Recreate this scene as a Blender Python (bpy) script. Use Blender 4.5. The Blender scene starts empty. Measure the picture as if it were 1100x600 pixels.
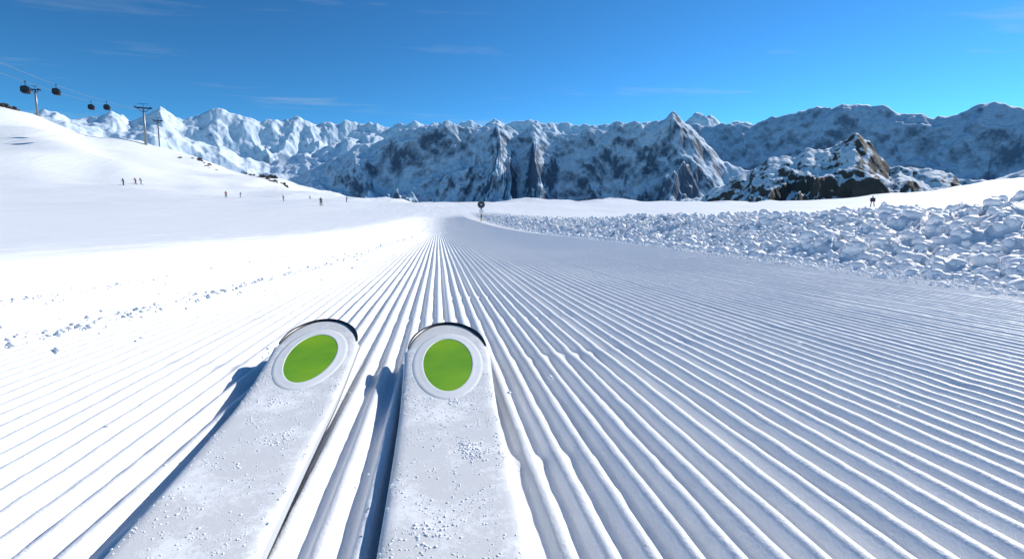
import bpy, bmesh, math, random
import numpy as np
from mathutils import Vector, Matrix, Quaternion
random.seed(4); rng=np.random.default_rng(7)
S=bpy.context.scene
S.view_settings.view_transform='Standard'; S.view_settings.look='None'; S.view_settings.exposure=0

# ------------------------------------------------------------------ camera
H=0.20
YAW=math.radians(8.23); PIT=math.radians(6.23)
sy,cy,sp,cp=math.sin(YAW),math.cos(YAW),math.sin(PIT),math.cos(PIT)
F=np.array([sy*cp,cy*cp,-sp]); R=np.array([cy,-sy,0.]); U=np.array([sy*sp,cy*sp,cp])
cam=bpy.data.cameras.new("camera"); cam.lens=18; cam.sensor_width=36
cam.clip_start=0.01; cam.clip_end=60000
co=bpy.data.objects.new("camera",cam); S.collection.objects.link(co)
co.location=(0,0,H)
co.rotation_euler=Matrix(((R[0],U[0],-F[0]),(R[1],U[1],-F[1]),(R[2],U[2],-F[2]))).to_euler()
S.camera=co
def ray(px,py):           # bearing measured on the photograph -> world direction
    return F+(px-550)/550*R+(300-py)/550*U
def azel(px,py):
    d=ray(px,py); return math.atan2(d[0],d[1]), d[2]/math.hypot(d[0],d[1])
def survey(px,py,D): return np.array([0,0,H])+D*ray(px,py)

# ------------------------------------------------------------------ light
SAZ,SEL=math.radians(59),math.radians(32.5)
sv=Vector((math.sin(SAZ)*math.cos(SEL),math.cos(SAZ)*math.cos(SEL),math.sin(SEL)))
sl=bpy.data.lights.new("sun",'SUN'); sl.energy=5.0; sl.angle=math.radians(0.5); sl.color=(1,.97,.92)
so=bpy.data.objects.new("sun",sl); S.collection.objects.link(so); so.rotation_euler=sv.to_track_quat('Z','Y').to_euler()
so.location=(20,20,30)
W=bpy.data.worlds.new("World"); S.world=W; W.use_nodes=True
nt=W.node_tree; bg=nt.nodes['Background']; bg.inputs[1].default_value=0.12
sky=nt.nodes.new('ShaderNodeTexSky'); sky.sky_type='NISHITA'; sky.sun_disc=False
sky.sun_elevation=SEL; sky.sun_rotation=SAZ; sky.altitude=2800; sky.air_density=1.0; sky.dust_density=0.1; sky.ozone_density=2.2
hs=nt.nodes.new('ShaderNodeMix'); hs.data_type='RGBA'; hs.blend_type='MULTIPLY'; hs.inputs[0].default_value=1; hs.inputs[7].default_value=(.26,.60,.66,1)
gm=nt.nodes.new('ShaderNodeGamma'); gm.inputs[1].default_value=1.38
nt.links.new(sky.outputs[0],gm.inputs[0]); nt.links.new(gm.outputs[0],hs.inputs[6])
# thin cirrus
tc=nt.nodes.new('ShaderNodeTexCoord'); sx=nt.nodes.new('ShaderNodeSeparateXYZ'); nt.links.new(tc.outputs['Generated'],sx.inputs[0])
def wm(op,a,b=None):
    n=nt.nodes.new('ShaderNodeMath'); n.operation=op
    for i,v in enumerate((a,b)):
        if v is None: continue
        if isinstance(v,(int,float)): n.inputs[i].default_value=v
        else: nt.links.new(v,n.inputs[i])
    return n.outputs[0]
zc=wm('MAXIMUM',sx.outputs[2],.02)
cx=wm('DIVIDE',sx.outputs[0],zc); cyy=wm('DIVIDE',sx.outputs[1],zc)
cb=nt.nodes.new('ShaderNodeCombineXYZ'); nt.links.new(wm('MULTIPLY',cx,.45),cb.inputs[0]); nt.links.new(wm('MULTIPLY',cyy,1.5),cb.inputs[1])
n1=nt.nodes.new('ShaderNodeTexNoise'); n1.inputs['Scale'].default_value=1.0; n1.inputs['Detail'].default_value=8; n1.inputs['Roughness'].default_value=.6; n1.inputs['Distortion'].default_value=.4
nt.links.new(cb.outputs[0],n1.inputs['Vector'])
mr=nt.nodes.new('ShaderNodeMapRange'); mr.inputs[1].default_value=.57; mr.inputs[2].default_value=.80; mr.inputs[3].default_value=0; mr.inputs[4].default_value=.4
nt.links.new(n1.outputs[0],mr.inputs[0])
ms=nt.nodes.new('ShaderNodeMix'); ms.data_type='RGBA'; ms.inputs[7].default_value=(4.5,5.3,5.8,1)
nt.links.new(mr.outputs[0],ms.inputs[0]); nt.links.new(hs.outputs[2],ms.inputs[6]); nt.links.new(ms.outputs[2],bg.inputs[0])

# ------------------------------------------------------------------ noise
def hsh(xi,yi,seed):
    h=(xi.astype(np.int64)*374761393+yi.astype(np.int64)*668265263+seed*974711)&0xffffffff
    h=((h^(h>>13))*1274126177)&0xffffffff
    h=h^(h>>16)
    return h/4294967296.0
def perlin(x,y,seed=0):
    x=np.asarray(x,float); y=np.asarray(y,float)
    xi=np.floor(x); yi=np.floor(y); fx=x-xi; fy=y-yi
    u=fx*fx*fx*(fx*(fx*6-15)+10); v=fy*fy*fy*(fy*(fy*6-15)+10)
    def g(a,b):
        an=hsh(xi+a,yi+b,seed)*2*np.pi
        return np.cos(an)*(fx-a)+np.sin(an)*(fy-b)
    n0=g(0,0)*(1-u)+g(1,0)*u; n1=g(0,1)*(1-u)+g(1,1)*u
    return (n0*(1-v)+n1*v)*1.5
def fbm(x,y,o,seed=0):
    s=0;a=1;f=1
    for i in range(o):
        s=s+a*perlin(x*f,y*f,seed+i*17); a*=.5; f*=2.03
    return s
def ridged(x,y,o,seed=0,gain=2.0,pers=.5):
    s=0;a=1;f=1;w=1;t=0
    for i in range(o):
        n=1-np.abs(perlin(x*f+i*3.7,y*f-i*1.9,seed+i*31)*1.5); n=np.clip(n,0,1)**2
        n=n*w; w=np.clip(n*gain,0,1); s=s+a*n; t+=a; a*=pers; f*=2.07
    return s/t
def sst(a,b,x):
    t=np.clip((x-a)/(b-a),0,1); return t*t*(3-2*t)

# ------------------------------------------------------------------ mesh utils
def mk(name,v,f,mats=(),smooth=True,parent=None,midx=None):
    v=np.asarray(v,np.float32); f=np.asarray(f,np.int32)
    me=bpy.data.meshes.new(name); n,k=f.shape
    me.vertices.add(len(v)); me.vertices.foreach_set('co',v.ravel())
    me.loops.add(n*k); me.loops.foreach_set('vertex_index',f.ravel())
    me.polygons.add(n); me.polygons.foreach_set('loop_start',np.arange(n,dtype=np.int32)*k)
    me.polygons.foreach_set('loop_total',np.full(n,k,np.int32))
    me.polygons.foreach_set('use_smooth',np.full(n,smooth))
    for m in mats: me.materials.append(m)
    if midx is not None: me.polygons.foreach_set('material_index',np.asarray(midx,np.int32))
    me.update(calc_edges=True)
    o=bpy.data.objects.new(name,me); S.collection.objects.link(o)
    if parent: o.parent=parent
    return o
def gridf(nr,nc):
    i=np.arange(nr-1)[:,None]*nc+np.arange(nc-1)[None,:]
    i=i.ravel(); return np.stack([i,i+1,i+nc+1,i+nc],1)
def bm_obj(name,fn,mat,parent=None,smooth=False):
    bm=bmesh.new(); fn(bm); me=bpy.data.meshes.new(name); bm.normal_update(); bm.to_mesh(me); bm.free()
    me.materials.append(mat)
    for p in me.polygons: p.use_smooth=smooth
    o=bpy.data.objects.new(name,me); S.collection.objects.link(o)
    if parent: o.parent=parent
    return o
def box(bm,c,s,bev=0,rot=None):
    M=Matrix.Translation(c)@(rot.to_matrix().to_4x4() if rot else Matrix.Identity(4))@Matrix.Diagonal((s[0],s[1],s[2],1))
    r=bmesh.ops.create_cube(bm,size=1,matrix=M)
    if bev:
        es=list({e for v in r['verts'] for e in v.link_edges})
        bmesh.ops.bevel(bm,geom=es,offset=bev,segments=3,affect='EDGES')
def tube(bm,a,b,r1,r2=None,seg=12):
    a=Vector(a);b=Vector(b);d=b-a
    M=Matrix.Translation((a+b)/2)@d.to_track_quat('Z','Y').to_matrix().to_4x4()
    bmesh.ops.create_cone(bm,cap_ends=True,segments=seg,radius1=r1,radius2=r1 if r2 is None else r2,depth=d.length,matrix=M)

# ------------------------------------------------------------------ materials
def mat(name,col,rough=.6,metal=0,spec=.5):
    m=bpy.data.materials.new(name); m.use_nodes=True; b=m.node_tree.nodes['Principled BSDF']
    b.inputs['Base Color'].default_value=(*col,1); b.inputs['Roughness'].default_value=rough; b.inputs['Metallic'].default_value=metal
    b.inputs['Specular IOR Level'].default_value=spec
    return m
def N(m,t,**k):
    n=m.node_tree.nodes.new(t)
    for a,b in k.items():
        if hasattr(n,a): setattr(n,a,b)
        else: n.inputs[a].default_value=b
    return n
def L(m,a,b): m.node_tree.links.new(a,b)
def tinted(name,c1,c2,scale,rough=.6,metal=0,bump=0,bd=.01,spec=.5):
    m=mat(name,c1,rough,metal,spec); b=m.node_tree.nodes['Principled BSDF']
    t=N(m,'ShaderNodeTexCoord'); n=N(m,'ShaderNodeTexNoise',Scale=scale,Detail=6.0); L(m,t.outputs['Object'],n.inputs['Vector'])
    r=N(m,'ShaderNodeValToRGB'); r.color_ramp.elements[0].color=(*c1,1); r.color_ramp.elements[1].color=(*c2,1)
    r.color_ramp.elements[0].position=.35; r.color_ramp.elements[1].position=.65
    L(m,n.outputs[0],r.inputs[0]); L(m,r.outputs[0],b.inputs['Base Color'])
    if bump:
        bp=N(m,'ShaderNodeBump',Strength=bump,Distance=bd); L(m,n.outputs[0],bp.inputs['Height']); L(m,bp.outputs[0],b.inputs['Normal'])
    return m
def snow_mat(name):
    m=mat(name,(.86,.89,.93),.55,0,.3); b=m.node_tree.nodes['Principled BSDF']
    g=N(m,'ShaderNodeNewGeometry')
    n=N(m,'ShaderNodeTexNoise',Scale=420.0,Detail=2.0); L(m,g.outputs['Position'],n.inputs['Vector'])
    n2=N(m,'ShaderNodeTexNoise',Scale=40.0,Detail=5.0); L(m,g.outputs['Position'],n2.inputs['Vector'])
    b1=N(m,'ShaderNodeBump',Strength=.6,Distance=.0008); L(m,n.outputs[0],b1.inputs['Height'])
    b2=N(m,'ShaderNodeBump',Strength=.5,Distance=.003); L(m,n2.outputs[0],b2.inputs['Height']); L(m,b1.outputs[0],b2.inputs['Normal'])
    mp=N(m,'ShaderNodeMapping'); mp.inputs['Scale'].default_value=(.9,.12,.9); L(m,g.outputs['Position'],mp.inputs['Vector'])
    n3=N(m,'ShaderNodeTexNoise',Scale=1.0,Detail=6.0); L(m,mp.outputs[0],n3.inputs['Vector'])
    b3=N(m,'ShaderNodeBump',Strength=.5,Distance=.14)
    sp_=N(m,'ShaderNodeVectorMath',operation='LENGTH'); L(m,g.outputs['Position'],sp_.inputs[0])
    mr_=N(m,'ShaderNodeMapRange'); mr_.inputs[1].default_value=3; mr_.inputs[2].default_value=60; mr_.inputs[4].default_value=.8
    L(m,sp_.outputs['Value'],mr_.inputs[0]); L(m,mr_.outputs[0],b3.inputs['Strength'])
    L(m,n3.outputs[0],b3.inputs['Height']); L(m,b2.outputs[0],b3.inputs['Normal']); L(m,b3.outputs[0],b.inputs['Normal'])
    r=N(m,'ShaderNodeValToRGB'); r.color_ramp.elements[0].color=(.88,.885,.895,1); r.color_ramp.elements[1].color=(.94,.94,.94,1)
    L(m,n2.outputs[0],r.inputs[0]); L(m,r.outputs[0],b.inputs['Base Color'])
    return m
M_snow=snow_mat("snow")
M_chunk=mat("snow_chunk",(.93,.935,.945),.6,0,.3)
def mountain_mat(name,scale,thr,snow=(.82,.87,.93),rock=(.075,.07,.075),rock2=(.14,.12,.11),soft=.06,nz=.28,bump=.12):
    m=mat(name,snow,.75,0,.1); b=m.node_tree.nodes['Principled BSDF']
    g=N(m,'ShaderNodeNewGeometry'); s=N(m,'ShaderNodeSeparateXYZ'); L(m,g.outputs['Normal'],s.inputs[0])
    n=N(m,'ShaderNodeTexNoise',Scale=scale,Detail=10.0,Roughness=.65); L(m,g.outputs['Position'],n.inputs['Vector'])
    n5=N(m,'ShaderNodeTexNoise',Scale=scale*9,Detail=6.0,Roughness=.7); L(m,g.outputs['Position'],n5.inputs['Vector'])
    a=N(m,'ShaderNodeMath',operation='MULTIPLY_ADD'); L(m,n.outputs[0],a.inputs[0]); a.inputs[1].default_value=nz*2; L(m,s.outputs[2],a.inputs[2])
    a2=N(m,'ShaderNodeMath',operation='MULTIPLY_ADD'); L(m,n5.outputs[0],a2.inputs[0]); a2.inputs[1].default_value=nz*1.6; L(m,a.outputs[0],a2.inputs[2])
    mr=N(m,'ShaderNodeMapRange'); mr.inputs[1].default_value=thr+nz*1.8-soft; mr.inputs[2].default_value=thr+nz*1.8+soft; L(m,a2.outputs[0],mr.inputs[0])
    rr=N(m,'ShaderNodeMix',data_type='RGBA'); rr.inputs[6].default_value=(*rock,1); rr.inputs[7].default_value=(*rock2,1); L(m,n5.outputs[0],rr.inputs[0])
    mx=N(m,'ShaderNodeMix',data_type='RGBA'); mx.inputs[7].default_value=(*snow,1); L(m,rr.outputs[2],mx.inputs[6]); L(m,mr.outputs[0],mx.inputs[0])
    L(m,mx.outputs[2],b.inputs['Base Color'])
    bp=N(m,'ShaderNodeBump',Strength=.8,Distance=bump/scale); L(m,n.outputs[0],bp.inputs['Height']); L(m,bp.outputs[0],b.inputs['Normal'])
    return m

# ------------------------------------------------------------------ ground sheet
def curve(pts,ext=True):
    az=[];t=[]
    for p in pts:
        a,e=azel(*p); az.append(a); t.append(e)
    return np.array(az),np.array(t)
Bz,Bt=curve([(0,213),(150,213),(300,215),(380,216),(450,217),(740,217),(800,218),(900,214),(1000,206),(1100,195)])
Tz,Tt=curve([(-120,98),(0,111),(30,116),(60,128),(100,144),(140,152),(180,161),(215,170),(240,180),(270,188),(300,195),(330,204),(360,212),(400,220),(500,222),(740,222),(900,219),(1000,211),(1100,200)])
Bz=np.concatenate([[-2.3],Bz,[2.3]]); Bt=np.concatenate([[.04],Bt,[.04]])
Tz=np.concatenate([[-2.3],Tz,[2.3]]); Tt=np.concatenate([[.04],Tt,[.04]])
def xbank(y): return np.interp(y,[-5,1.3,4.8,18,60],[1.74,1.79,2.06,2.32,3.2])
def xedge(y): return np.interp(y,[0,1,1.5,2.6,8,20],[-.80,-.715,-.665,-.53,-.38,-.3])
def base(x,y):
    r=np.hypot(x,y)+1e-6; az=np.arctan2(x,y)
    tB=np.interp(az,Bz,Bt); tT=np.interp(az,Tz,Tt)
    lr=np.log(r); a=np.log(10.);b=np.log(40.);c=np.log(110.)
    t=np.where(r<40,-.02+(.0145+.02)*(lr-a)/(b-a), .0145+(tB-.0145)*(lr-b)/(c-b))
    hill=np.clip((r-110)/150,0,1)
    t=np.where(r>110,tB+(tT-tB)*(hill*.6+.4*sst(0,1,hill)),t)
    z=H+r*t; z=np.where(r<10,0,z)
    zr=H+260*tT
    z=np.where(r>260,np.maximum(zr-(r-260)*.5-8*sst(260,300,r),-520),z)
    return z
def bank(x,y):
    u=x-xbank(y); fade=1-sst(25,60,y)
    b=sst(0,1.0,u)*.225-sst(1.6,5,u)*.19
    lump=np.abs(perlin(x*6,y*6,5))*.075+np.abs(perlin(x*15,y*15,6))*.045+np.abs(perlin(x*33,y*33,7))*.02+fbm(x*2.2,y*1.6,2,8)*.045
    m=sst(-.02,.25,u)*(1-sst(2.5,7,u))
    return (b+lump*m)*fade
def mid_relief(x,y):
    r=np.hypot(x,y)
    k=sst(8,50,r)*(1-sst(300,500,r))
    return k*(fbm(x/14,y/22,3,40)*.14*np.minimum(r/60,1.5)+ sst(110,200,r)*fbm(x/38,y/38,5,44)*2.6)
def gz(x,y):
    x=np.asarray(x,float); y=np.asarray(y,float)
    return base(x,y)+bank(x,y)+mid_relief(x,y)
SP=.0255
def corduroy(x,y):
    w=perlin(x*.5,y*.5,11)*.003+perlin(x*4,y*4,12)*.0007
    q=(x+w)/SP; i=np.floor(q); u=q-i
    rnd=hsh(i,i*0,3); rnd2=hsh(np.floor(q+.5),i*0+9,4)
    edge=xedge(y)
    mk_=np.where(x>edge,1.0,.72)
    mk_=mk_*(1-sst(-.10,.02,x-xbank(y)))*(1-sst(18,60,np.hypot(x,y)))*(1-sst(1.3,3.3,-x+.25*perlin(x*.8,y*.8,88)))
    amp=.0092*(.78+.44*rnd)*(1+.15*perlin(x*9,y*6,14)+.28*perlin(x*1.1,y*.7,15))
    arc=y+.10*np.cos(x*3.1)+.03*perlin(x*4,y*2,61)
    ch=np.exp(-(((arc/.34)%1-.5)/.05)**2)*np.clip(perlin(x*5,y*3,62)+.35,0,1)
    dd=np.minimum(u,1-u)*2                      # 0 = crest line, 1 = trough centre
    prof=sst(.24,.76,dd)+.10*dd
    z=-amp*prof*(1-.45*ch)-.0013*ch*(1-prof)
    z=z+(rnd2-.5)*.0016*(1-prof)
    gr=fbm(x*22,y*16,3,20)*.0006+perlin(x*75,y*60,24)*.0004
    left=sst(.0,.3,edge-x)
    gr=gr+left*(fbm(x*3.2,y*.45,3,77)*.008+fbm(x*9,y*1.6,3,79)*.004)
    cr=np.exp(-((x-edge)/.022)**2)*.007*np.clip(fbm(x*14,y*9,2,30)+.35,0,1.3)
    cr2=np.exp(-((x-edge+.42)/.03)**2)*.004*np.clip(fbm(x*12,y*7,2,33)+.3,0,1.3)
    return z*mk_+gr+(cr+cr2)*(1-sst(12,30,y))
def grow(s,st,ra,end):
    o=[];x=s
    while x<end: x+=st; st*=ra; o.append(x)
    return np.array(o)
dense=np.arange(-3.3,1.98,SP/9)
bk=np.arange(1.98,4.6,.014)
xs=np.concatenate([-grow(3.3,.012,1.035,14000)[::-1],dense,bk,grow(4.6,.02,1.035,14000)])
yy=np.arange(-.4,.33,.006)
g1=[];y=.33
while y<20: y*=1.016; g1.append(y)
while y<700: y*=1.026; g1.append(y)
while y<14000: y*=1.07; g1.append(y)
ys=np.concatenate([-grow(.4,.02,1.15,14000)[::-1],yy,np.array(g1)])
X,Y=np.meshgrid(xs,ys)
Z=gz(X,Y)
nearm=(np.hypot(X,Y)<65)
Zc=np.zeros_like(Z); Zc[nearm]=corduroy(X[nearm],Y[nearm]); Z+=Zc
ground=mk("snow_ground",np.stack([X.ravel(),Y.ravel(),Z.ravel()],1),gridf(*X.shape),[M_snow])
del X,Y,Z,Zc
def hit(px,py,r0=5,r1=400):
    d=ray(px,py); n=4000; t=np.geomspace(r0,r1,n); P=np.array([0,0,H])[None]+t[:,None]*d[None]
    g=gz(P[:,0],P[:,1]); k=np.where(P[:,2]<g)[0]
    if len(k)==0:
        k=[np.argmin((P[:,2]-g)[t<250])]
    i=k[0]; return (float(P[i,0]),float(P[i,1]),float(g[i]))

# ------------------------------------------------------------------ mountains
def mountain(name,sil,Rc,R0,R1,zb,seed,m,sc,amp,naz=900,nr=240,jag=.012,rad=1.6,pw=1.1,crag=0.02):
    a,t=curve(sil); az=np.linspace(a[0],a[-1],naz)
    st=np.interp(az,a,t)
    rr=np.concatenate([np.linspace(R0,Rc,int(nr*.8),endpoint=False),np.linspace(Rc,R1,nr-int(nr*.8))])
    A,RR=np.meshgrid(az,rr); T=np.interp(A,az,st)
    xw=RR*np.sin(A); yw=RR*np.cos(A)
    x=A*Rc/sc; yv=RR/(sc*rad)
    wx=x+.30*fbm(x*.8,yv*.8,4,seed+3); wy=yv+.30*fbm(x*.8+5,yv*.8+9,4,seed+5)
    n=ridged(wx,wy,6,seed,pers=.45)
    n2=ridged(xw/sc*2.6,yw/sc*2.6,5,seed+70,pers=.5)
    rcw=Rc*(1+.02*fbm(A*Rc/(sc*1.3),A*0+.5,3,seed+9))
    s=np.where(RR<=rcw,(RR-R0)/(rcw-R0),1-(RR-rcw)/(R1-rcw)); s=np.clip(s,0,1)
    p=s**pw
    jagg=jag*(fbm(A*Rc/(sc*.3),A*0+seed,3,seed+11))*(T+.03)*sst(.55,1,s)
    zc=H+rcw*(T+jagg)
    q=.10+.90*(1-sst(.70,1.0,s))
    h=zb+(zc-zb)*p
    hh=np.maximum(zc-zb,200)
    carve=hh*amp*((.75-n))*q*sst(0,.12,s)+hh*amp*.22*(.5-n2)*(.35+.65*q)*sst(0,.1,s)
    carve=carve+hh*crag*fbm(xw/sc*7,yw/sc*7,3,seed+90)*sst(0,.1,s)
    z=h-carve
    return mk(name,np.stack([(RR*np.sin(A)).ravel(),(RR*np.cos(A)).ravel(),z.ravel()],1),gridf(*A.shape)[:,::-1],[m])
MA=mountain_mat("alpine_snow_haze_tint",.0016,.42,snow=(.70,.79,.90),rock=(.24,.32,.44),rock2=(.32,.39,.49),bump=.08)  # distance haze painted in: snow bluish, rock lightened and blue
MB=mountain_mat("alpine_snow_shade_tint",.005,.52,snow=(.58,.68,.80),rock=(.065,.105,.165),rock2=(.09,.125,.18),soft=.13,nz=.26,bump=.13)  # snow albedo darkened to paint in shade, rock blued for haze
MC=mountain_mat("alpine_snow_backlit_tint",.004,.56,snow=(.50,.61,.75),rock=(.10,.15,.22),rock2=(.14,.19,.26),soft=.13,nz=.26,bump=.11)  # backlit shade and blue haze are put into these snow and rock colours
MD=mountain_mat("alpine_rock_ridge",.014,.70,snow=(.76,.81,.88),rock=(.04,.037,.038),rock2=(.12,.10,.085),soft=.05,nz=.3,bump=.15)
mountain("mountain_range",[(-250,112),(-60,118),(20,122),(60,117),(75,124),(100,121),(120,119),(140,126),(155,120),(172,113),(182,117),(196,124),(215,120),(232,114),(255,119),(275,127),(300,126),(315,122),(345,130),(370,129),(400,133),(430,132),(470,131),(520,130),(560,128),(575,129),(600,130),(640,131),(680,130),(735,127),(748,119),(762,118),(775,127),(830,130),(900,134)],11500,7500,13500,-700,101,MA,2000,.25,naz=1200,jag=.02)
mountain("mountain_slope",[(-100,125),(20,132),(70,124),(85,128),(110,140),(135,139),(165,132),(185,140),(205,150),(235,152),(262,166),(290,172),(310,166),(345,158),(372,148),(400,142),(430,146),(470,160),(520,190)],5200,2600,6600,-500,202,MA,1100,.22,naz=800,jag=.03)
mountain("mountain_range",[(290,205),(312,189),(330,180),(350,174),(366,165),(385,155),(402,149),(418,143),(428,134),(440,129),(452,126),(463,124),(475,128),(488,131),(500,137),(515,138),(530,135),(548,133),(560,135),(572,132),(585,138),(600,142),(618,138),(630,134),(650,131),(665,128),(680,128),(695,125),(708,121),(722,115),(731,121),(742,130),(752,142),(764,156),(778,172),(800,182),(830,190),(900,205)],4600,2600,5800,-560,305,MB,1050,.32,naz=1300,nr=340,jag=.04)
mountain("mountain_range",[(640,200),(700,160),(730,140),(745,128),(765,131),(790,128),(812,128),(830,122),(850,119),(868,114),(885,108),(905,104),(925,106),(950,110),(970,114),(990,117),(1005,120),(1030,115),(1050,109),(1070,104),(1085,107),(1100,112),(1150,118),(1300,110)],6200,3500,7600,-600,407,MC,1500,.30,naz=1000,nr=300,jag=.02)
mountain("rocky_ridge",[(700,219),(742,215),(758,207),(775,195),(795,184),(820,178),(838,171),(850,166),(868,162),(885,157),(903,149),(920,144),(935,149),(946,157),(958,170),(972,176),(990,181),(1010,187),(1040,190),(1060,188),(1080,182),(1100,177),(1180,160),(1280,165)],1000,450,1300,-90,511,MD,190,.26,naz=900,nr=260,jag=.10)

# ------------------------------------------------------------------ snow chunks
def ico(sub):
    bm=bmesh.new(); bmesh.ops.create_icosphere(bm,subdivisions=sub,radius=1)
    v=np.array([q.co[:] for q in bm.verts]); f=np.array([[w.index for w in p.verts] for p in bm.faces]); bm.free(); return v,f
def chunks(name,P,rad,sub,m,parent=None,flat=.8,rough=.28,smooth=True,nvar=14):
    v,f=ico(sub); vs=[]
    for k in range(nvar):
        n=perlin(v[:,0]*1.3+k*9,v[:,1]*1.3+v[:,2]*1.7,k)+.5*perlin(v[:,0]*3+k*5,v[:,2]*3+v[:,1]*2.2,k+40)
        vs.append(v*(1+rough*1.5*n)[:,None])
    vs=np.array(vs)
    n=len(P); a=rng.random(n)*2*np.pi; idx=rng.integers(0,nvar,n)
    B=vs[idx]*np.stack([rad*(.8+.5*rng.random(n)),rad*(.8+.5*rng.random(n)),rad*flat*(.7+.5*rng.random(n))],1)[:,None,:]
    c,s=np.cos(a)[:,None],np.sin(a)[:,None]
    VX=B[...,0]*c-B[...,1]*s+P[:,0:1]; VY=B[...,0]*s+B[...,1]*c+P[:,1:2]; VZ=B[...,2]+P[:,2:3]
    V=np.stack([VX,VY,VZ],-1).reshape(-1,3)
    FF=(f[None]+(np.arange(n)*len(v))[:,None,None]).reshape(-1,3)
    return mk(name,V,FF,[m],smooth=smooth,parent=parent)
def bankpts(n,y0,y1,u0,u1,r0,r1,pw=2.2):
    y=y0*(y1/y0)**rng.random(n); u=u0+(u1-u0)*rng.random(n)**1.25
    x=xbank(y)+u; rad=r0+(r1-r0)*rng.random(n)**pw
    z=gz(x,y)+rad*.15
    return np.stack([x,y,z],1),rad
P1,r1=bankpts(8500,.5,9,-.03,1.3,.005,.034,3.4)
P2,r2=bankpts(5200,2.5,32,-.05,1.5,.010,.042,3.0)
P3,r3=bankpts(1500,.5,10,-.20,.04,.003,.013)
sb=chunks("snow_bank",np.concatenate([P1,P3]),np.concatenate([r1,r3]),2,M_chunk,flat=1.0,rough=.18)
chunks("bank_clods",P2,r2,2,M_chunk,parent=sb,flat=1.0,rough=.18)
n=900; y=.5*(20/.5)**rng.random(n); x=xedge(y)+rng.normal(0,.02,n)*np.where(rng.random(n)<.75,1,4); rad=.0015+.0055*rng.random(n)**3
z=gz(x,y)+rad*.1
n2=400; y2=.3*(6/.3)**rng.random(n2); x2=rng.uniform(-2.5,1.7,n2); rad2=.001+.0025*rng.random(n2)**4; z2=gz(x2,y2)-.001
n3=250; y3=.8*(20/.8)**rng.random(n3); x3=xedge(y3)-.42+rng.normal(0,.03,n3); rad3=.0015+.004*rng.random(n3)**3; z3=gz(x3,y3)
P=np.concatenate([np.stack([x,y,z],1),np.stack([x2,y2,z2],1),np.stack([x3,y3,z3],1)])
chunks("snow_crumbs",P,np.concatenate([rad,rad2,rad3]),2,M_chunk)

# ------------------------------------------------------------------ skis
M_ski=mat("ski_topsheet",(.72,.73,.74),.38,0,.4); b=M_ski.node_tree.nodes['Principled BSDF']
t=N(M_ski,'ShaderNodeTexCoord'); n=N(M_ski,'ShaderNodeTexNoise',Scale=210.0,Detail=9.0,Roughness=.85); L(M_ski,t.outputs['Object'],n.inputs['Vector'])
n2_=N(M_ski,'ShaderNodeTexNoise',Scale=20.0,Detail=6.0,Roughness=.65); L(M_ski,t.outputs['Object'],n2_.inputs['Vector'])
ad=N(M_ski,'ShaderNodeMath',operation='MULTIPLY_ADD'); L(M_ski,n2_.outputs[0],ad.inputs[0]); ad.inputs[1].default_value=.9; L(M_ski,n.outputs[0],ad.inputs[2])
r=N(M_ski,'ShaderNodeValToRGB'); r.color_ramp.elements[0].position=.51; r.color_ramp.elements[1].position=.60
r.color_ramp.elements[0].color=(.76,.75,.73,1); r.color_ramp.elements[1].color=(.92,.92,.92,1)
sc_=N(M_ski,'ShaderNodeMath',operation='MULTIPLY'); sc_.inputs[1].default_value=.55; L(M_ski,ad.outputs[0],sc_.inputs[0])
L(M_ski,sc_.outputs[0],r.inputs[0]); L(M_ski,r.outputs[0],b.inputs['Base Color'])
rf=N(M_ski,'ShaderNodeMapRange'); rf.inputs[1].default_value=.51; rf.inputs[2].default_value=.59; rf.inputs[3].default_value=.34; rf.inputs[4].default_value=.8
L(M_ski,sc_.outputs[0],rf.inputs[0]); L(M_ski,rf.outputs[0],b.inputs['Roughness'])
bp=N(M_ski,'ShaderNodeBump',Strength=.7,Distance=.0007); L(M_ski,r.outputs[0],bp.inputs['Height']); L(M_ski,bp.outputs[0],b.inputs['Normal'])
M_side=mat("ski_sidewall",(.55,.56,.57),.4); M_base=mat("ski_base",(.02,.02,.022),.35)
M_black=mat("black_rubber",(.012,.012,.014),.35); M_ring=tinted("ski_tip_ring",(.80,.80,.78),(.86,.86,.85),60,.4,spec=.3)
M_green=tinted("green_insert",(.15,.37,.001),(.25,.48,.002),14,.4,bump=.05,bd=.001,spec=.3)
M_metal=tinted("metal_grey",(.25,.26,.28),(.32,.33,.34),5,.45,.6)
YA,YW=.766,.676
def hw(y):
    y=np.asarray(y,float)
    w=np.where(y>-.15,.0415+.0115*np.clip((y+.15)/.77,0,1.08)**3,.0415+.006*np.clip((-.15-y)/.75,0,1)**2)
    wt=.0530*np.sqrt(np.clip(1-((y-YW)/(YA-YW))**2,0,1)); w=np.where(y>YW,wt,w)
    wb=np.sqrt(np.clip(1-((-.86-y)/.05)**2,0,1)); return np.where(y<-.86,w*wb,w)
def tz(y):
    y=np.asarray(y,float); return .0215+.037*np.clip((y-.47)/.296,0,1)**1.7+.012*np.clip((-.75-y)/.15,0,1)**1.6
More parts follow.
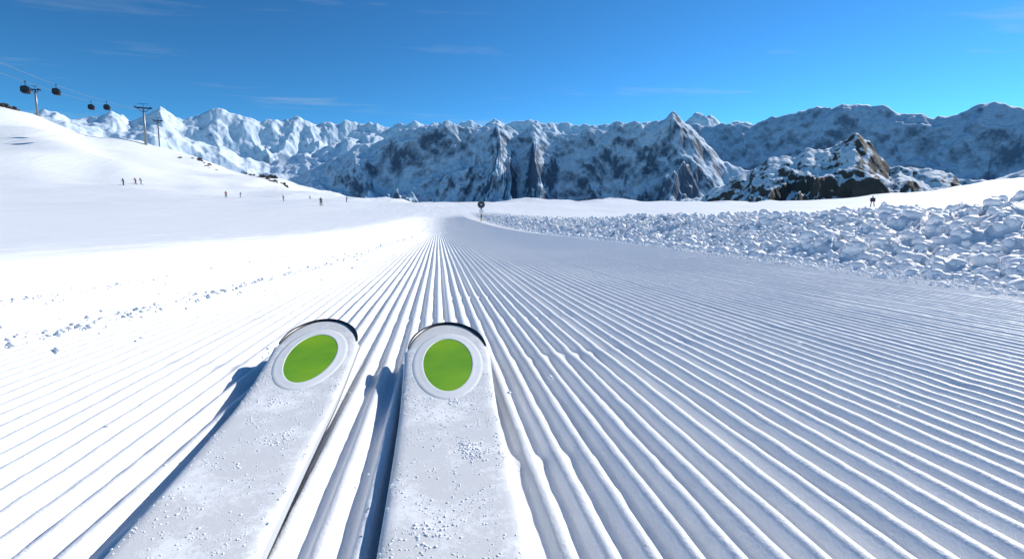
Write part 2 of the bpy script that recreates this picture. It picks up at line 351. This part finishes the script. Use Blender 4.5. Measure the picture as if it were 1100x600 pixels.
def make_ski(loc,ang,roll,seed):
    root=bpy.data.objects.new("ski",None); S.collection.objects.link(root)
    yst=np.concatenate([-.86-.05*np.cos(np.linspace(0,np.pi/2,12)),np.linspace(-.84,.66,160),YW+(YA-YW)*np.sin(np.linspace(0,np.pi/2,36))])
    s=np.linspace(-1,1,21); nc=21+2+21+2; V=[]
    for y in yst:
        w=max(float(hw(y)),.0004); zt=float(tz(y)); th=float(np.interp(y,[-.9,-.6,-.15,.4,.766],[.006,.010,.014,.011,.006]))
        dz=-.0022*np.clip((np.abs(s)-.86)/.14,0,1)**2*min(1,w/.03)
        row=[(w*q,y,zt+d) for q,d in zip(s,dz)]
        row+=[(w+.0006,y,zt-.0035),(w+.0012,y,zt-th+.002)]
        row+=[((w+.0012)*q,y,zt-th) for q in s[::-1]]
        row+=[(-w-.0012,y,zt-th+.002),(-w-.0006,y,zt-.0035)]
        V+=row
    nr=len(yst); f=[];mi=[]
    for i in range(nr-1):
        for j in range(nc):
            k=(j+1)%nc; f.append((i*nc+j,i*nc+k,(i+1)*nc+k,(i+1)*nc+j))
            mi.append(0 if (j<21 or j>=nc-1) else (1 if (j in(21,nc-2)) else 2))
    mk("ski_body",V,f,[M_ski,M_side,M_base],parent=root,midx=mi)
    th=np.linspace(math.radians(8),math.radians(172),60); bmv=[];seg=8
    for i,a in enumerate(th):
        y=YW+(YA-YW)*math.sin(a)+.0; x=.0530*math.cos(a); z=float(tz(y))-.0012
        nrm=np.array([math.cos(a)/.053,math.sin(a)/(YA-YW)]); nrm/=np.linalg.norm(nrm)
        rr=.0032*min(1,.25+math.sin(math.pi*i/59)*1.6)
        for k in range(seg):
            q=2*math.pi*k/seg; bmv.append((x+nrm[0]*rr*math.cos(q),y+nrm[1]*rr*math.cos(q),z+rr*1.35*math.sin(q)))
    f=[(i*seg+k,i*seg+(k+1)%seg,(i+1)*seg+(k+1)%seg,(i+1)*seg+k) for i in range(59) for k in range(seg)]
    mk("tip_rim",bmv,f,[M_black],parent=root)
    oc,ol=.630,.080
    def egg(a,k):
        y=oc+ol*k*math.sin(a); x=.0305*k*math.cos(a)*(1+.10*math.sin(a))
        return x,y
    V=[(0,oc,float(tz(oc))+.0006)];rg=14;sg=64
    for i in range(1,rg+1):
        for j in range(sg):
            x,y=egg(2*math.pi*j/sg,i/rg); V.append((x,y,float(tz(y))+.0006))
    bm=bmesh.new(); vv=[bm.verts.new(q) for q in V]
    for j in range(sg): bm.faces.new((vv[0],vv[1+j],vv[1+(j+1)%sg]))
    for i in range(rg-1):
        for j in range(sg): bm.faces.new((vv[1+i*sg+j],vv[1+(i+1)*sg+j],vv[1+(i+1)*sg+(j+1)%sg],vv[1+i*sg+(j+1)%sg]))
    me=bpy.data.meshes.new("green_insert"); bm.to_mesh(me); bm.free(); me.materials.append(M_green)
    for p in me.polygons: p.use_smooth=True
    o=bpy.data.objects.new("green_insert",me); S.collection.objects.link(o); o.parent=root
    prof=[(1.0,.0002),(1.0,.0009),(1.02,.0011),(1.08,.0008),(1.30,.0005),(1.42,.0003),(1.45,-.0006)]
    V=[]
    for j in range(96):
        a=2*math.pi*j/96
        for k,hh in prof:
            x,y=egg(a,k)
            ky=oc+ol*(1+(k-1)*.60)*math.sin(a); kx=x
            lim=float(hw(min(ky,YA-.004)))*.96; kx=max(-lim,min(lim,kx))
            V.append((kx,ky,float(tz(ky))+hh*(1 if abs(kx)<lim*.98 else .6)))
    m_=len(prof); f=[(j*m_+k,((j+1)%96)*m_+k,((j+1)%96)*m_+k+1,j*m_+k+1) for j in range(96) for k in range(m_-1)]
    mk("tip_bezel",V,f,[M_ring],parent=root)
    # frost grains
    n=16000; y=rng.uniform(.15,.60,n); s_=rng.uniform(-.98,.98,n)
    d=fbm(s_*3+seed*30,y*26,4,seed*7+5); keep=rng.random(n)<np.clip(.22+d*1.1+.35*sst(.42,.55,y),0.04,1); y=y[keep]; s_=s_[keep]
    ring=((y-oc)/(ol*1.2))**2+(s_*hw(y)/.036)**2
    ok=ring>1; y=y[ok]; s_=s_[ok]
    rad=.00018+.0008*rng.random(len(y))**6
    P=np.stack([s_*hw(y),y,tz(y)+rad*.1],1)
    big=[]
    for (cx_,cy_,cn,sg_) in ([(.004,.525,70,.0035),(.014,.415,130,.005),(.02,.40,70,.004),(-.012,.30,60,.007)] if seed==1 else [(-.01,.50,60,.007),(.01,.40,50,.008)]):
        for _ in range(cn): big.append((cx_+random.gauss(0,sg_),cy_+random.gauss(0,sg_*1.3),random.uniform(.0002,.0012)))
    big=np.array(big); big=big[np.abs(big[:,0])<.04]
    Pb=np.stack([big[:,0],big[:,1],tz(big[:,1])+big[:,2]*.2],1)
    chunks("frost_grains",np.concatenate([P,Pb]),np.concatenate([rad,big[:,2]]),1,M_chunk,parent=root,flat=.6,rough=.4)
    def bnd(bm):
        box(bm,(0,-.02,.034),(.06,.16,.022),.006); box(bm,(0,.00,.055),(.05,.09,.03),.01)
        box(bm,(0,-.36,.034),(.06,.18,.022),.006); box(bm,(0,-.37,.06),(.05,.10,.04),.012); tube(bm,(0,-.40,.07),(0,-.46,.10),.012)
    bm_obj("binding",bnd,M_black,parent=root,smooth=False)
    root.location=loc; root.rotation_euler=(0,roll,ang)
make_ski((.0035,0,-.009),math.radians(-.6),0,1)
make_ski((-.136,.056,-.009),math.radians(2.8),math.radians(0.5),2)

# ------------------------------------------------------------------ piste marker
M_yel=mat("pole_yellow",(.75,.55,.05),.5); M_sign=mat("sign_dark",(.02,.03,.06),.4); M_white=mat("paint_white",(.8,.8,.8),.5)
p=hit(517,238,8,80)
def marker(name,p,hgt,disc):
    root=bpy.data.objects.new(name,None); S.collection.objects.link(root); root.location=p
    nseg=4
    for i in range(nseg):
        bm_obj("pole_band_%d"%(i+1),lambda bm:tube(bm,(0,0,-.1 if i==0 else hgt*.85*i/nseg),(0,0,hgt*.85*(i+1)/nseg),.035),M_yel if i%2==0 else M_sign,parent=root,smooth=False)
    bm_obj("sign_disc",lambda bm:tube(bm,(0,-.03,hgt),(0,-.055,hgt),disc*.86,seg=32),M_sign,parent=root)
    bm_obj("sign_border",lambda bm:tube(bm,(0,.0,hgt),(0,-.03,hgt),disc,seg=32),M_metal,parent=root)
    bm_obj("sign_plate",lambda bm:box(bm,(0,-.045,hgt-disc-.13),(disc*1.1,.02,.18),.004),M_white,parent=root)
    bm_obj("arrow",lambda bm:box(bm,(0,-.058,hgt),(disc*.5,.006,disc*.22),.002),M_white,parent=root)
d=math.hypot(p[0],p[1]); marker("piste_marker_sign",p,d*18/550,d*4/550)
p=hit(937,222,8,105); d=math.hypot(p[0],p[1])*.8
def post(bm):
    h=d*10/550
    tube(bm,(-h*.25,0,-.1),(-h*.12,0,h*.7),.04); tube(bm,(h*.25,0,-.1),(h*.12,0,h*.7),.04); box(bm,(0,0,h*.75),(h*.6,.12,h*.42),.03); tube(bm,(0,0,h*.9),(0,0,h*1.15),.05)
o=bm_obj("piste_information_board",post,mat("board_brown",(.04,.03,.03),.6)); o.location=p

# ------------------------------------------------------------------ skiers
def skier(px,py,col,face,lean=.15,scale=1.0):
    p=hit(px,py,20,330)
    root=bpy.data.objects.new("skier",None); S.collection.objects.link(root); root.location=p; root.rotation_euler=(0,0,face); root.scale=(scale,)*3
    J={'pel':((0,0,.92),.15),'waist':((0,.03,1.08),.14),'chest':((0,.08+lean*.3,1.32),.17),'neck':((0,.1+lean*.5,1.5),.065),'head':((0,.13+lean*.6,1.62),.10),'top':((0,.13+lean*.6,1.72),.09),
       'sl':((-.19,.08+lean*.3,1.4),.075),'el':((-.30,.15+lean*.5,1.17),.055),'hl':((-.26,.38+lean*.5,1.10),.05),
       'sr':((.19,.08+lean*.3,1.4),.075),'er':((.30,.15+lean*.5,1.17),.055),'hr':((.26,.38+lean*.5,1.10),.05),
       'll':((-.11,.0,.86),.11),'kl':((-.14,.12,.50),.08),'al':((-.14,.0,.12),.065),'tl':((-.14,.14,.07),.06),
       'lr':((.11,.0,.86),.11),'kr':((.14,.12,.50),.08),'ar':((.14,.0,.12),.065),'tr':((.14,.14,.07),.06)}
    E=[('pel','waist'),('waist','chest'),('chest','neck'),('neck','head'),('head','top'),('chest','sl'),('sl','el'),('el','hl'),('chest','sr'),('sr','er'),('er','hr'),
       ('pel','ll'),('ll','kl'),('kl','al'),('al','tl'),('pel','lr'),('lr','kr'),('kr','ar'),('ar','tr')]
    ks=list(J); me=bpy.data.meshes.new("body"); me.from_pydata([J[k][0] for k in ks],[(ks.index(a),ks.index(b)) for a,b in E],[])
    o=bpy.data.objects.new("body",me); S.collection.objects.link(o); o.parent=root
    sk=o.modifiers.new("s",'SKIN'); sk.use_smooth_shade=True
    for i,k in enumerate(ks):
        me.skin_vertices[0].data[i].radius=(J[k][1],)*2
    me.skin_vertices[0].data[0].use_root=True
    o.modifiers.new("u",'SUBSURF').levels=1
    m=mat("ski_clothing",col,.7); b=m.node_tree.nodes['Principled BSDF']; t=N(m,'ShaderNodeTexCoord'); s_=N(m,'ShaderNodeSeparateXYZ'); L(m,t.outputs['Object'],s_.inputs[0])
    r=N(m,'ShaderNodeValToRGB'); r.color_ramp.interpolation='CONSTANT'; r.color_ramp.elements[0].color=(.02,.02,.03,1); e=r.color_ramp.elements[1]; e.position=.49; e.color=(*col,1)
    e=r.color_ramp.elements.new(.78); e.color=(.3,.18,.13,1); e=r.color_ramp.elements.new(.825); e.color=(.02,.02,.02,1)
    mm=N(m,'ShaderNodeMath',operation='MULTIPLY'); mm.inputs[1].default_value=.5; L(m,s_.outputs[2],mm.inputs[0]); L(m,mm.outputs[0],r.inputs[0]); L(m,r.outputs[0],b.inputs['Base Color']); me.materials.append(m)
    def sk_(bm):
        for x in (-.14,.14):
            box(bm,(x,.1,.015),(.09,1.55,.025),.008); box(bm,(x,.93,.05),(.08,.16,.02),.006,rot=Quaternion((1,0,0),.5))
        for x,q in ((-.26,1),(.26,1)): tube(bm,(x,.38+lean*.5,1.15),(x*1.4,.1,.02),.012)
    bm_obj("skis_and_poles",sk_,M_black,parent=root)
for a in [(133,199,(.03,.03,.05),2.5,.1,.95),(146,198,(.25,.03,.03),1.2,.3,.95),(152,198,(.03,.04,.1),2.0,.2,.95),(243,212,(.45,.05,.04),.6,.2,.8),(305,216,(.03,.03,.04),1.9,.2,.7),(345,221,(.05,.05,.08),.3,.2,.7),(333,214,(.1,.1,.2),.3,.2,.6),(372,217,(.03,.03,.04),-1.2,.2,.6),(258,212,(.03,.05,.1),-1.2,.2,.7)]:
    skier(*a)

# ------------------------------------------------------------------ gondola lift
M_dark=tinted("cabin_dark",(.010,.012,.018),(.018,.02,.028),3,.6,spec=.2); M_glass=mat("cabin_glass",(.015,.02,.03),.15)
def tower(px,pyb,pyt,D,arm,k=1.0):
    b_=survey(px,pyb,D); g=float(gz(b_[0],b_[1])); top=survey(px,pyt,D)[2]; h=top-g
    root=bpy.data.objects.new("lift_tower",None); S.collection.objects.link(root); root.location=(b_[0],b_[1],g)
    root.rotation_euler=(0,0,LAZ)
    bm_obj("mast",lambda bm:tube(bm,(0,0,-1.5),(0,0,h),.62*k,.38*k,20),M_metal,parent=root,smooth=True)
    def cross(bm):
        box(bm,(0,0,h),(arm*2,.5*k,.55*k),.05)
        for s in(-1,1):
            tube(bm,(s*arm*.2,0,h-1.8*k),(s*arm*.8,0,h-.2),.12*k); box(bm,(s*arm,0,h+.25),(.35*k,3.6*k,.3*k),.05)
            for j in range(8): tube(bm,(s*arm-.12,(-1.6+j*.45)*k,h+.05),(s*arm+.12,(-1.6+j*.45)*k,h+.05),.2*k)
        box(bm,(0,0,h+1.0*k),(.15*k,.15*k,1.8*k)); box(bm,(0,0,h+1.9*k),(arm*1.5,.12,.12))
    bm_obj("crossarm_and_sheaves",cross,M_dark,parent=root)
    def lad(bm):
        for s in(-.22,.22): tube(bm,(s,-.75*k,0),(s,-.55*k,h-1),.03)
        for j in range(int(h/.4)): tube(bm,(-.22,(-.74+.2*j*.4/h)*k,.4*j+.2),(.22,(-.74+.2*j*.4/h)*k,.4*j+.2),.02)
    bm_obj("ladder",lad,M_metal,parent=root)
    return root
A0=survey(-70,44,82); A1=survey(157,118,205)
dv=A1-A0; LAZ=math.atan2(-dv[0],dv[1])
side=np.array([math.cos(LAZ),math.sin(LAZ),0])
tower(157,157,117,205,2.6,.85)
tower(40,120,97,186,1.2,.7)
tower(171,150,130,250,1.8,.7)
A2=survey(171,131,250)
def cpos(t,off):
    q=A0+(A1-A0)*t+side*off; return q-np.array([0,0,2.2*4*t*(1-t)])
root=bpy.data.objects.new("lift_cable",None); S.collection.objects.link(root)
OFF=2.6
for off in(-OFF,OFF):
    cu=bpy.data.curves.new("cable",'CURVE'); cu.dimensions='3D'; cu.bevel_depth=.035
    pts=[cpos(i/39,off) for i in range(40)]+[A1+(A2-A1)*i/9+side*off-np.array([0,0,1.2*i/9*(1-i/9)]) for i in range(1,10)]
    sp_=cu.splines.new('POLY'); sp_.points.add(len(pts)-1)
    for q,pp in zip(sp_.points,pts): q.co=(*pp,1)
    cu.materials.append(M_metal); o=bpy.data.objects.new("cable",cu); S.collection.objects.link(o); o.parent=root
def cabin(px,off,sc=1):
    target=azel(px,80)[0]
    t=min(range(1000),key=lambda i:abs(target-math.atan2(*(cpos(i/999,off)[:2]))))/999
    q=cpos(t,off)
    root=bpy.data.objects.new("gondola_cabin",None); S.collection.objects.link(root); root.location=q; root.rotation_euler=(0,0,LAZ); root.scale=(sc,)*3
    bm_obj("hanger_arm",lambda bm:(tube(bm,(0,0,.1),(0,0,-1.1),.07),box(bm,(0,0,.05),(.25,.7,.2),.03),box(bm,(0,0,-1.1),(.9,.9,.1),.02)),M_dark,parent=root)
    bm_obj("cabin_shell",lambda bm:box(bm,(0,0,-2.0),(1.7,1.9,1.7),.24),M_dark,parent=root,smooth=False)
    def win(bm):
        for s in(-1,1):
            box(bm,(s*.845,0,-1.8),(.04,1.2,.8),.015); box(bm,(0,s*.945,-1.8),(1.05,.04,.8),.015)
    bm_obj("windows",win,M_glass,parent=root)
    bm_obj("ski_rack",lambda bm:(box(bm,(.93,0,-2.5),(.16,1.1,.12),.02),box(bm,(-.93,0,-2.5),(.16,1.1,.12),.02)),M_metal,parent=root)
for px,of,sc in((26,-OFF,.9),(59,OFF,.8),(95,-OFF,.85),(112,OFF,.85)): cabin(px,of,sc)

# ------------------------------------------------------------------ rocks on the left slope
M_rock=tinted("rock",(.05,.045,.04),(.16,.13,.11),.7,.9,bump=.6,bd=.3)
def outcrop(spots):
    P=[];rd=[]
    for px,py,n,spd,r in spots:
        p=hit(px,py,100,262)
        for _ in range(n):
            x=p[0]+random.gauss(0,spd); y=p[1]+random.gauss(0,spd*.6); P.append((x,y,float(gz(x,y))-.1)); rd.append(r*random.uniform(.3,1))
    chunks("rock_outcrop",np.array(P),np.array(rd),3,M_rock,flat=.8,rough=.5,smooth=False)
outcrop([(4,113,16,2.0,1.7),(12,118,6,1.5,1)])
outcrop([(288,190,22,2.0,1.4),(300,196,10,2.0,.8),(275,187,5,2,.8)])
outcrop([(215,172,8,2.5,.9),(232,182,5,2,.7)])
